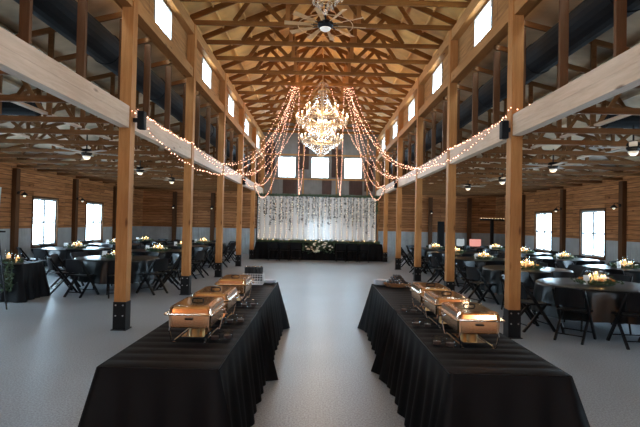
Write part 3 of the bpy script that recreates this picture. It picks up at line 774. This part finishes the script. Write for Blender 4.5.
# ------------------------------------------------------------------ chafing dishes
def make_chafer():
    t = empty('chafing_dish')           # origin: front centre of the dish, on the table; depth along +Y
    W, D = .34, .56
    st = MB(); 
    for sx in (-1, 1):
        x = sx*(W/2-.03)
        st.tube([(x, .02, .17), (x+sx*.012, .015, .10), (x-sx*.004, .03, .01), (x-sx*.03, .05, .004)], .006, 6)
        st.tube([(x, D-.02, .17), (x+sx*.012, D-.015, .10), (x-sx*.004, D-.03, .01), (x-sx*.03, D-.05, .004)], .006, 6)
        st.tube([(x, .02, .165), (x, D-.02, .165)], .005, 6); st.tube([(x-sx*.02, .045, .02), (x-sx*.02, D-.045, .02)], .005, 6)
    for y in (.02, D-.02): st.tube([(-W/2+.03, y, .165), (W/2-.03, y, .165)], .005, 6)
    st.build('stand', M['wire'], t)
    MB().bx(-.09, .09, .12, D-.12, .024, .030).build('burner_shelf', M['steel_side'], t)
    for y in (.19, D-.19):
        b = MB().lathe([(.04,.03),(.042,.034),(.042,.085),(.034,.09),(.034,.082)], (0, y, 0), 14).build('fuel_tin', M['gel'], t, smooth=False)
    # water pan with tapered sides
    def ring(hx, y0, y1, z, r=.03, n=4):
        out = []
        for cx, cy, a0 in ((hx-r, y1-r, 0), (-hx+r, y1-r, PI/2), (-hx+r, y0+r, PI), (hx-r, y0+r, 1.5*PI)):
            for i in range(n+1):
                a = a0 + PI/2*i/n; out.append((cx+r*math.cos(a), cy+r*math.sin(a), z))
        return out
    def loft(rings, close=True):
        m = MB(); k = len(rings[0]); vs = [p for r_ in rings for p in r_]; fs = []
        for i in range(len(rings)-1):
            for j in range(k): fs.append((i*k+j, i*k+(j+1) % k, (i+1)*k+(j+1) % k, (i+1)*k+j))
        fs.append(tuple(range(k))[::-1]); fs.append(tuple((len(rings)-1)*k+j for j in range(k)))
        return m.add(vs, fs)
    loft([ring(W/2-.025, .025, D-.025, .118), ring(W/2-.008, .008, D-.008, .128), ring(W/2-.004, .004, D-.004, .222)]).build('water_pan', M['steel_warm_reflect'], t, smooth=False)
    loft([ring(W/2+.022, -.022, D+.022, .222, .03), ring(W/2+.026, -.026, D+.026, .228, .03), ring(W/2+.022, -.022, D+.022, .236, .03)]).build('rim', M['steel_side'], t)
    ld = loft([ring(W/2-.003, .003, D-.003, .236, .035), ring(W/2-.008, .008, D-.008, .268, .035), ring(W/2-.018, .018, D-.018, .283, .03), ring(W/2-.05, .05, D-.05, .290, .03)]).build('lid', M['steel'], t, smooth=False)
    MB().tube([(-.045, D/2, .288), (-.042, D/2, .306), (0, D/2, .310), (.042, D/2, .306), (.045, D/2, .288)], .006, 6).build('handle', M['handle'], ld)
    for sx in (-1, 1):
        MB().tube([(sx*(W/2+.02), D/2-.05, .225), (sx*(W/2+.05), D/2-.04, .222), (sx*(W/2+.05), D/2+.04, .222), (sx*(W/2+.02), D/2+.05, .225)], .006, 6).build('side_handle', M['wire'], t)
    MB().bx(-.03, .03, -.008, .004, .186, .20).build('front_grip', M['handle'], t)
    return t
chf = make_chafer(); first = True
for w, xc, ys in (('left', -.985, (3.80, 4.50, 5.62)), ('right', 1.255, (3.80, 4.52, 5.20))):
    for i, y in enumerate(ys):
        o = chf if first else copy_tree(chf); first = False
        o.location = (xc - .0*i, y, .746)
        tag(o, f'lidded stainless chafing dish on the {w} buffet, {["nearest the camera", "middle of three", "farthest of three"][i]}', 'chafing dish', 'chafing dishes on the buffet tables')
# glass votives
def make_votive():
    t = empty('glass_votive')
    MB().lathe([(.034,0),(.040,.01),(.043,.072),(.040,.072),(.037,.012),(.001,.008)], n=14).build('glass', M['glass'], t, smooth=True)
    MB().lathe([(.001,.010),(.031,.010),(.032,.034),(.001,.034)], n=12).build('wax', M['red'], t)
    return t
vo = make_votive(); first = True
VS = [('left', -.76, 3.96, 'nearest'), ('left', -.76, 4.62, 'middle'), ('left', -.76, 5.5, 'farthest'),
      ('right', 1.0, 3.90, 'nearest'), ('right', .98, 4.62, 'middle'), ('right', .99, 5.36, 'farthest')]
for w, x, y, d in VS:
    s = 1 if w == 'left' else -1
    for i in (0, 1):
        o = vo if first else copy_tree(vo); first = False
        o.location = (x + (s*.043 if i else -s*.050), y - .02 + .05*i, .746)
        xx = -.70 if w == 'left' else .93
        tag(o, f'small glass cup of dark red wax, {"aisle side" if i else "dish side"} of the {d} {w} pair', 'votive', 'glass cups beside the chafing dishes')

# baskets with napkin rolls, plates
def make_roll(L=.20):
    t = empty('napkin_roll')
    MB().tube([(0,0,0),(0,0,L)], .019, 8).build('napkin', M['napkin'], t)
    MB().lathe([(.010,L-.002),(.011,L+.012),(.001,L+.018)], n=8).build('cutlery_end', M['band'], t)
    return t
roll0 = make_roll(); first = True
t = empty('wire_basket', (-.985, 7.55, .746)); tag(t, 'white chequered wire basket holding dark napkin rolls on the left buffet', 'basket')
b = MB(); hx, hy, hz = .15, .11, .16
b.bx(-hx, hx, -hy, hy, 0, .008)
for z in (.012, .05, .09, .13, .16):
    b.tube([(-hx,-hy,z),(hx,-hy,z),(hx,hy,z),(-hx,hy,z)], .005, 5, closed=True)
for i in range(9):
    x = -hx + 2*hx*i/8
    for y in (-hy, hy): b.tube([(x,y,0),(x,y,hz)], .004, 5)
for i in range(7):
    y = -hy + 2*hy*i/6
    for x in (-hx, hx): b.tube([(x,y,0),(x,y,hz)], .004, 5)
b.build('wires', M['card'], t)
MB().bx(-hx+.012, hx-.012, -hy+.012, hy-.012, .010, .014).build('liner', M['card'], t)
rc = random.Random(2)
for i in range(6):
    for j in range(3):
        o = roll0 if first else copy_tree(roll0); first = False
        o.location = (-.985-.115+.046*i, 7.55-.07+.07*j, .80); o.rotation_euler = (rc.uniform(-.06,.06), rc.uniform(-.05,.05), 0)
        o.scale = (1,1,1)
        tag(o, 'dark napkin roll standing in the chequered wire basket on the left buffet', 'napkin roll', 'napkin rolls in the wire basket')
t = empty('wicker_tray', (1.215, 7.55, .746)); tag(t, 'low brown oval wicker tray heaped with black napkin rolls on the right buffet', 'tray')
MB().lathe([(.001,0),(.16,0),(.185,.02),(.205,.05),(.215,.052),(.21,.06),(.198,.055),(.178,.024),(.155,.008),(.001,.008)], n=28, sx=1, sy=.62).build('bowl', M['wicker'], t, smooth=False)
for lay, (n_, zz, half) in enumerate(((7, .030, .140), (7, .064, .130), (6, .098, .105), (5, .132, .075), (3, .164, .04))):
    for i in range(n_):
        o = copy_tree(roll0)
        x = -half + 2*half*i/max(1, n_-1)
        o.location = (1.215 + x, 7.55-.09, .746+zz); o.rotation_euler = (-PI/2+rc.uniform(-.04,.04), 0, rc.uniform(-.12,.12))
        o.scale = (.95,.95,.85)
        # turn the cutlery ends towards the camera
        o.location.y += .17; o.rotation_euler = (PI/2+rc.uniform(-.04,.04), 0, rc.uniform(-.12,.12))
        tag(o, 'black napkin roll heaped on the brown wicker tray on the right buffet', 'napkin roll', 'napkin rolls on the wicker tray')
pl0 = MB().lathe([(.001,0),(.065,0),(.10,.012),(.115,.016),(.115,.019),(.098,.016),(.065,.005),(.001,.005)], n=24).build('dinner_plate', M['white'], smooth=True)
first = True
for w, xc, yc in (('left', -.745, 7.68), ('right', .995-.01, 7.72)):
    for i in range(9):
        if w == 'left' and i > 4: continue
        o = pl0 if first else pl0.copy()
        if not first: col.objects.link(o)
        first = False
        o.location = (xc, yc, .747+.0085*i); o.scale = (.95,.95,1) if w == 'left' else (1,1,1)
        tag(o, f'white plate in the stack at the far end of the {w} buffet', 'plate', f'stacked plates on the {w} buffet')

# ------------------------------------------------------------------ chairs
def make_chair():
    t = empty('folding_chair')          # faces +Y (towards the table), origin at floor centre of seat
    C_ = M['chair']
    MB().box((0, 0, .445), (.42, .40, .03), Matrix.Rotation(-.05, 3, 'X')).build('seat', C_, t, bevel=.008)
    # curved backrest
    m = MB(); n = 8; vs = []
    for i in range(n+1):
        u = -1 + 2*i/n; x = u*.205; y = -.30 + .035*u*u
        for dy in (0, .018):
            for z in (.53, .80): vs.append((x, y + dy - (z-.6)*.18, z + (.012*(1-u*u) if z > .7 else 0)))
    fs = []
    for i in range(n):
        a = i*4; b_ = a+4
        fs += [(a, b_, b_+1, a+1), (a+3, b_+3, b_+2, a+2), (a+1, b_+1, b_+3, a+3), (a, a+2, b_+2, b_)]
    fs += [(0,1,3,2), (n*4, n*4+2, n*4+3, n*4+1)]
    m.add(vs, fs).build('backrest', C_, t, smooth=False)
    for s in (-1, 1):
        MB().bar((s*.225, .26, 0.0), (s*.215, -.325, .79), .032, .044).build('leg', C_, t)
        MB().bar((s*.19, -.30, 0.0), (s*.19, .12, .46), .030, .040).build('leg', C_, t)
    MB().tube([(-.21, .175, .115), (.21, .175, .115)], .011, 6).build('stretcher', C_, t)
    MB().tube([(-.19, -.21, .10), (.19, -.21, .10)], .011, 6).build('stretcher', C_, t)
    return t
chair0 = make_chair(); firstc = [True]
def chair(x, y, rz, label, group):
    o = chair0 if firstc[0] else copy_tree(chair0); firstc[0] = False
    o.location = (x, y, 0); o.rotation_euler.z = rz; tag(o, label, 'chair', group)

# ------------------------------------------------------------------ round tables
RT = .96
def make_round_table():
    t = empty('round_table')
    MB().lathe([(.001,.715),(RT-.03,.715),(RT-.03,.745),(.001,.745)], n=40).build('tabletop', M['wframe'], t)
    for a in (.6, 2.2, 3.8, 5.3):
        MB().tube([(.55*math.cos(a), .55*math.sin(a), 0), (.45*math.cos(a), .45*math.sin(a), .715)], .015, 6).build('leg', M['black_steel'], t)
    return t
def round_cloth(seed):
    rc = random.Random(seed); m = MB(); vs = [(0,0,.752)]; n = 96; fs = []
    prof = [(RT*.5,.752,0),(RT-.03,.752,0),(RT-.005,.745,0),(RT+.005,.71,.15),(RT+.015,.60,.5),(RT+.03,.45,.8),(RT+.045,.25,1)]
    a1, a2 = rc.uniform(0,6), rc.uniform(0,6)
    for r, z, g in prof:
        for j in range(n):
            a = 2*PI*j/n; q = r + g*.028*math.sin(a*17+a1+1.2*math.sin(a*3+a2)) + g*.012*math.sin(a*31+a2)
            zz = z + (g*.02*math.sin(a*3+a1) if z < .3 else 0)
            vs.append((q*math.cos(a), q*math.sin(a), zz))
    for j in range(n): fs.append((0, 1+j, 1+(j+1) % n))
    for i in range(len(prof)-1):
        for j in range(n): fs.append((1+i*n+j, 1+i*n+(j+1) % n, 1+(i+1)*n+(j+1) % n, 1+(i+1)*n+j)[::-1])
    return m.add(vs, fs)
tab0 = make_round_table(); firstt = True
cloth_me = [round_cloth(k).build('round_tablecloth', M['satin'], smooth=True) for k in range(3)]
cloth_used = [False]*3
def make_wreath(kind):
    m = MB(); rc = random.Random(40+kind)
    for i in range(260):
        a = rc.uniform(0, 2*PI); r = rc.gauss(.21, .05); m.leaf((r*math.cos(a)*1.25, r*math.sin(a), .03+abs(rc.gauss(0,.028))), .09, .035, rc)
    m.lathe([(.16,.0),(.24,.0),(.25,.02),(.15,.02)], n=20, sx=1.2)
    return m.build('greenery_wreath', M['leaf'])
def make_hurricane(h=.16):
    t = empty('glass_candle_holder')
    MB().lathe([(.001,0),(.045,0),(.047,.01),(.047,h),(.044,h),(.044,.012),(.001,.010)], n=14).build('glass', M['glass'], t, smooth=True)
    MB().lathe([(.001,.012),(.030,.012),(.030,h*.62),(.001,h*.62)], n=12).build('candle', M['candle'], t)
    MB().ball((0,0,h*.62+.014), .007, 6, 4, 1.8).build('flame', M['flame'], t)
    return t
def make_card():
    t = empty('table_number_card')
    MB().box((0,0,.085), (.11,.004,.15), Matrix.Rotation(-.12, 3, 'X')).build('card', M['card'], t)
    MB().bx(-.04,.04,-.02,.03,0,.012).build('foot', M['wframe'], t)
    return t
def make_flower(mat, name='rose'):
    m = MB(); m.ball((0,0,.0), .03, 8, 5, .8)
    for k in range(7):
        a = 2*PI*k/7; m.ball((.022*math.cos(a), .022*math.sin(a), .006*(-1)**k), .018, 6, 4)
    return m.build(name, mat, smooth=True)
wr = [make_wreath(0), make_wreath(1)]; hu = [make_hurricane(.16), make_hurricane(.22)]; card0 = make_card()
fl_w = make_flower(M['petal'], 'cream_rose'); fl_o = make_flower(M['petal_o'], 'orange_rose')
used = set()
def place(o, loc, rz=0, label=None, cat=None, group=None, s=1):
    if o.name in used: c = copy_tree(o)
    else: c = o; used.add(o.name)
    c.location = loc; c.rotation_euler.z = rz; c.scale = (s,s,s); tag(c, label, cat, group); return c
TABLES = []
for r_, y in enumerate((12.0, 14.95, 17.85, 20.75)): TABLES.append((-4.87, y, 'left', 'inner', r_, 'p'))
for r_, y in enumerate((15.4, 18.4, 21.4)): TABLES.append((-7.55, y, 'left', 'outer', r_, 'p'))
for r_, y in enumerate((8.45, 11.3, 14.25, 17.2, 20.1)): TABLES.append((4.78, y, 'right', 'inner', r_, 'p'))
for r_, y in enumerate((12.1, 15.15, 18.1, 21.0)): TABLES.append((7.55, y, 'right', 'outer', r_, 'p'))
CPOS = []
RN = ['nearest', 'second', 'third', 'fourth', 'farthest']
SIDE = ['far', 'far wall-side', 'wall-side', 'near wall-side', 'near', 'near aisle-side', 'aisle-side', 'far aisle-side']
for ti, (x, y, w, io, r_, _) in enumerate(TABLES):
    tn = f'{RN[r_]} {io} round table at {w}'
    o = tab0 if firstt else copy_tree(tab0); firstt = False
    o.location = (x, y, 0); tag(o, f'round banquet table under black cloth, the {tn}', 'table', 'round banquet tables')
    ci = ti % 3
    c = cloth_me[ci] if not cloth_used[ci] else cloth_me[ci].copy()
    if cloth_used[ci]: col.objects.link(c)
    cloth_used[ci] = True
    c.location = (x, y, 0); c.rotation_euler.z = R.uniform(0, 6); tag(c, f'round black satin cloth over the {tn}', 'tablecloth', 'round black tablecloths')
    nc = 10; off = {'left': .2, 'right': .28}[w] + R.uniform(-.12, .12)
    for k in range(nc):
        a = off + 2*PI*k/nc; rr = RT + .26 + R.uniform(-.02, .05)
        cx, cy = x + rr*math.cos(a), y + rr*math.sin(a)
        # describe the side: 0 = far
        if w == 'left': ang = (PI/2 - a) if False else (a - PI/2)      # counterclockwise from far -> wall side on the left
        else: ang = PI/2 - a
        si = int(round((ang % (2*PI))/(PI/4))) % 8
        if abs(cx) > 8.72 or abs(cx) < 3.45: continue
        if any(math.dist((cx, cy), q) < .48 for q in CPOS) or any(math.dist((cx, cy), (q[0], q[1])) < RT+.15 for q in TABLES): continue
        CPOS.append((cx, cy))
        chair(cx, cy, a + PI/2, f'black folding chair, {SIDE[si]} side of the {tn}', 'black folding chairs around the round tables')
    ct = f'on the {tn}'
    place(wr[ti % 2], (x, y, .753), R.uniform(0, 3), f'ring of green leaves {ct}', 'greenery', 'leaf rings on the round tables')
    for q, (dx, dy, hi) in enumerate(((-.11, .02, 0), (.04, -.08, 0), (.03, .06, 1), (-.05, .10, 0), (.13, -.01, 0))):
        place(hu[hi], (x+dx, y+dy, .755), 0, f'{["low left", "low front", "tall middle", "low back", "low right"][q]} glass candle holder {ct}', 'candle', 'candle holders on the round tables', s=1.25)
    fl = fl_o if (ti == 7 or ti == 8) else fl_w
    for q in range(6):
        a = 2*PI*q/6+.4
        place(fl, (x+.22*math.cos(a)*1.15, y+.19*math.sin(a), .83), R.uniform(0,3), f'{"orange" if fl is fl_o else "cream"} rose in the leaf ring {ct}', 'flower', f'roses {ct}', s=1.15)
    place(card0, (x-.26, y-.16, .755), .15, f'white table number card {ct}', 'card', 'table number cards')

# ------------------------------------------------------------------ head table
m = rect_cloth(-2.85, 2.88, 22.32, 23.0, .78, .004, .03, 21, crease=0)
tag(m.build('head_tablecloth', M['cloth_floor'], smooth=True), 'long black cloth on the head table before the white curtain', 'tablecloth')
folding_table(-2.8, 2.82, 22.36, 22.96, .765, 'long head table under black cloth before the white curtain', None)
g = MB(); rc = random.Random(77)
for i in range(1500):
    x = rc.uniform(-2.8, 2.8); g.leaf((x, 22.50+rc.gauss(0,.06), .80+abs(rc.gauss(0,.05))), .12, .04, rc)
g.tube([(-2.8, 22.5, .80), (2.8, 22.5, .80)], .02, 6)
tag(g.build('leaf_garland', M['leaf_dark']), 'leafy green garland lying along the head table', 'garland')
for i in range(22):
    x = -2.6 + 5.2*i/21
    place(hu[0], (x, 22.72, .783), 0, f'small glass candle holder on the {"left half" if x < 0 else "right half"} of the head table', 'candle', f'candles on the {"left half" if x < 0 else "right half"} of the head table', s=1.0)
g = MB()
for i in range(500):
    x = rc.gauss(0, .36); z = .62 + rc.gauss(0, .13); g.leaf((max(-.7, min(.7, x)), 22.20+rc.uniform(-.07,.07), max(.25, z)), .12, .05, rc)
g.ball((0,22.22,.62), .12, 8, 5)
tag(g.build('bouquet_leaves', M['leaf']), 'mound of green leaves hanging at the middle front of the head table', 'greenery')
for i in range(34):
    a = rc.uniform(0, 2*PI); r_ = math.sqrt(rc.random())
    place(fl_w, (.62*r_*math.cos(a), 22.10+rc.uniform(-.03,.03), .62+.23*r_*math.sin(a)), rc.uniform(0,3), 'cream rose in the flower mound at the middle front of the head table', 'flower', 'cream roses of the head table flowers', s=1.25)
for i, x in enumerate((-2.0, -1.5, -1.0, 1.0, 1.5, 2.0)):
    nm = ['outer left', 'middle left', 'inner left', 'inner right', 'middle right', 'outer right'][i]
    chair(x, 21.80, 0, f'black folding chair before the head table, {nm} of six', 'black folding chairs before the head table')

# ------------------------------------------------------------------ side items
# rectangular table at the left
m = rect_cloth(-8.3, -5.92, 9.85, 10.6, .75, .004, .06, 31, crease=0)
tag(m.build('gift_tablecloth', M['cloth'], smooth=True), 'black floor length cloth on the rectangular table at the left edge', 'tablecloth')
folding_table(-8.27, -5.95, 9.88, 10.57, .735, 'rectangular table under black cloth at the left edge', None)
g = MB()
for i in range(150): g.leaf((rc.uniform(-6.7, -5.98), 10.0+rc.uniform(-.08,.1), .77+abs(rc.gauss(0,.035))), .09, .04, rc)
for i in range(75): g.leaf((-6.12+rc.gauss(0,.06), 9.77+rc.uniform(-.05,.04), rc.uniform(.22,.78)), .12, .05, rc)
g.tube([(-6.5,10.0,.77),(-6.1,9.84,.77),(-6.05,9.75,.7),(-6.05,9.74,.3)], .01, 5)
tag(g.build('leaf_garland', M['leaf']), 'green leafy garland spilling over the end of the left rectangular table', 'garland')
for i, (x, y, hi) in enumerate(((-6.55, 9.98, 0), (-6.35, 10.12, 1), (-6.12, 10.05, 0))):
    place(hu[hi], (x, y, .753), 0, f'{["left", "tall middle", "right"][i]} candle holder on the left rectangular table', 'candle', 'candle holders on the left rectangular table', s=1.2)
for i, (x, y) in enumerate(((-7.0, 10.05), (-6.85, 10.25), (-7.15, 10.3))):
    v = MB().lathe([(.035,0),(.05,.02),(.055,.25),(.075,.34),(.07,.34),(.05,.25),(.045,.03),(.001,.02)], n=16).build('glass_vase', M['glass'], smooth=True)
    v.location = (x, y, .753); tag(v, f'tall clear glass vase on the left rectangular table, {["front", "back right", "back left"][i]} of three', 'vase', 'glass vases on the left rectangular table')
t = empty('sign_easel', (-6.0, 9.1, 0)); tag(t, 'thin black metal easel standing at the left edge', 'easel')
MB().bar((.35, -.1, 0), (-.05, .12, 1.75), .02, .02).build('leg', M['black_steel'], t)
MB().bar((-.75, -.1, 0), (-.35, .12, 1.75), .02, .02).build('leg', M['black_steel'], t)
MB().bar((-.2, .75, 0), (-.2, .14, 1.75), .02, .02).build('leg', M['black_steel'], t)
MB().bx(-.6, .2, -.03, .03, 1.40, 1.43).build('ledge', M['black_steel'], t)
o = MB().box((-6.2, 9.1, 1.85), (.58, .012, .78), Matrix.Rotation(-.1, 3, 'X') ).build('sign_board', M['board']); o.location = (0,0,0)
tag(o, 'pale blank sign board on the easel at the left edge', 'sign')
# sconces on wall posts
def make_sconce():
    t = empty('wall_sconce')            # room towards -X... built for the right wall, origin on the wall face
    MB().tube([(0,0,0),(-.025,0,0)], .05, 12).build('backplate', M['black_steel'], t)
    MB().tube([(-.02,0,.0),(-.10,0,.07),(-.18,0,.06),(-.2,0,0)], .009, 6).build('arm', M['black_steel'], t)
    MB().lathe([(.02,.02),(.09,-.05),(.10,-.08),(.095,-.08),(.02,0)], (-.2,0,0), 14).build('shade', M['black_steel'], t)
    MB().ball((-.2,0,-.09), .04, 10, 6).build('lamp_globe', M['sconce_lamp'], t, smooth=True)
    return t
sc0 = make_sconce()
for x, nm in ((-4.2, 'left'), (4.2, 'right'), (-1.6, 'middle left'), (1.6, 'middle right')): point('near_wall_fill', (x, YN+.35, 2.0), 70, WARM, .06)  # added warm fill behind the camera for the dishes to reflect, no fixtures
for w, s, k, nm in (('left', -1, 4, 'second'), ('left', -1, 5, 'third'), ('left', -1, 6, 'fourth'), ('left', -1, 3, 'first'), ('right', 1, 4, 'second'), ('right', 1, 5, 'third'), ('right', 1, 3, 'first'), ('right', 1, 6, 'fourth')):
    place(sc0, (s*(XW-.14), PY[k]-.0, 2.42), PI if s < 0 else 0, f'black barn wall lamp on the {nm} post of the {w} wall', 'wall lamp', 'black barn wall lamps')
for x, nm in ((5.85, 'inner right'), (-7.6, 'outer left'), (-5.6, 'inner left')):
    place(sc0, (x, YF-.14, 2.42), PI/2, f'black barn wall lamp on the {nm} post of the far wall', 'wall lamp', 'black barn wall lamps')
# speakers on posts
for x, y, z, lab in ((-2.80, 7.66, 3.24, 'black box speaker on the first left post'), (2.84, 7.60, 3.20, 'black box speaker on the first right post'),
                     (-2.87, 18.61, 3.22, 'black box speaker on the fourth left post'), (2.87, 18.61, 3.22, 'black box speaker on the fourth right post')):
    s = -1 if x < 0 else 1
    t = empty('wall_speaker', (x, y, z)); tag(t, lab, 'speaker', 'black box speakers on the posts')
    MB().bx(-.055, .055, -.06, .06, -.14, .14).build('cabinet', M['speaker'], t, bevel=.01)
    MB().bx(-.048, .048, -.068, -.058, -.13, .13).build('grille', M['duct'], t)
    MB().bx(*sorted((s*.05, s*(XP-.088-abs(x)+.001))), -.03, .03, -.03, .03).build('mount', M['black_steel'], t)
# right far corner: bar counter, two screens, tall black stand, lit branch
t = empty('bar_counter', (7.4, 24.9, 0)); tag(t, 'long black counter against the far wall at the right', 'counter')
MB().bx(-1.3, 1.3, -.3, .3, 0, .56).build('body', M['cloth'], t); MB().bx(-1.35, 1.35, -.34, .34, .56, .60).build('worktop', M['chair'], t)
for x, mt, lab, ww in ((7.15, 'screen_white', 'small pale grey screen on the black counter, partly behind the post', .44), (7.9, 'screen_pink', 'small screen with a pink picture on the black counter', .62)):
    t = empty('monitor', (x, 24.85, .60)); tag(t, lab, 'screen')
    MB().bx(-ww/2, ww/2, -.02, .02, .05, .46).build('case', M['handle'], t); MB().bx(-ww/2+.02, ww/2-.02, -.026, -.02, .075, .44).build('display', M[mt], t); MB().bx(-.08, .08, -.06, .06, 0, .05).build('foot', M['handle'], t)
t = empty('display_stand', (8.55, 24.3, 0)); tag(t, 'tall black T shaped stand with a row of small lights near the right far corner', 'stand')
MB().bx(-.07, .07, -.07, .07, 0, 1.98).build('pole', M['handle'], t); MB().bx(-.3, .3, -.2, .2, 0, .03).build('base', M['handle'], t)
cb = MB().bx(-.6, .6, -.05, .05, 1.98, 2.08).build('crossbar', M['handle'], t)
b = MB()
for i in range(9): b.ball((-.56+.14*i, -.06, 2.09), .014, 6, 4)
b.build('lights', M['fairy_c'], cb)
t = empty('speaker_tower', (6.1, 24.6, 0)); tag(t, 'tall narrow black tower beside the inner post of the right far wall', 'tower')
MB().bx(-.14, .14, -.14, .14, .03, 1.9).build('cabinet', M['speaker'], t, bevel=.01); MB().bx(-.2, .2, -.2, .2, 0, .03).build('base', M['handle'], t)
# ------------------------------------------------------------------ world and camera
w = bpy.data.worlds.new('sky'); sc.world = w; w.use_nodes = True
bg = w.node_tree.nodes['Background']; bg.inputs['Color'].default_value = (.64,.84,1,1); bg.inputs['Strength'].default_value = 30
cam = bpy.data.cameras.new('camera'); co = bpy.data.objects.new('camera', cam); col.objects.link(co); sc.camera = co
cam.sensor_width = 36; cam.lens = 492/640*36; cam.clip_start = .05
d = Vector(((319-320)/492, (213.5-222.8)/492, -1)).normalized()
q = d.rotation_difference(Vector((0,0,-1))).to_matrix()
Q = Matrix.Rotation(.021, 3, 'Z') @ q
B = Matrix(((1,0,0),(0,0,-1),(0,1,0)))
mw = (B @ Q).to_4x4(); mw.translation = Vector((0,0,1.70)); co.matrix_world = mw
sc.view_settings.view_transform = 'Standard'; sc.view_settings.look = 'None'; sc.view_settings.gamma = 1; sc.view_settings.use_curve_mapping = False
sc.view_settings.exposure = .15
sc.cycles.max_bounces = 8; sc.cycles.transparent_max_bounces = 24; sc.cycles.sample_clamp_indirect = 6; sc.cycles.use_denoising = True
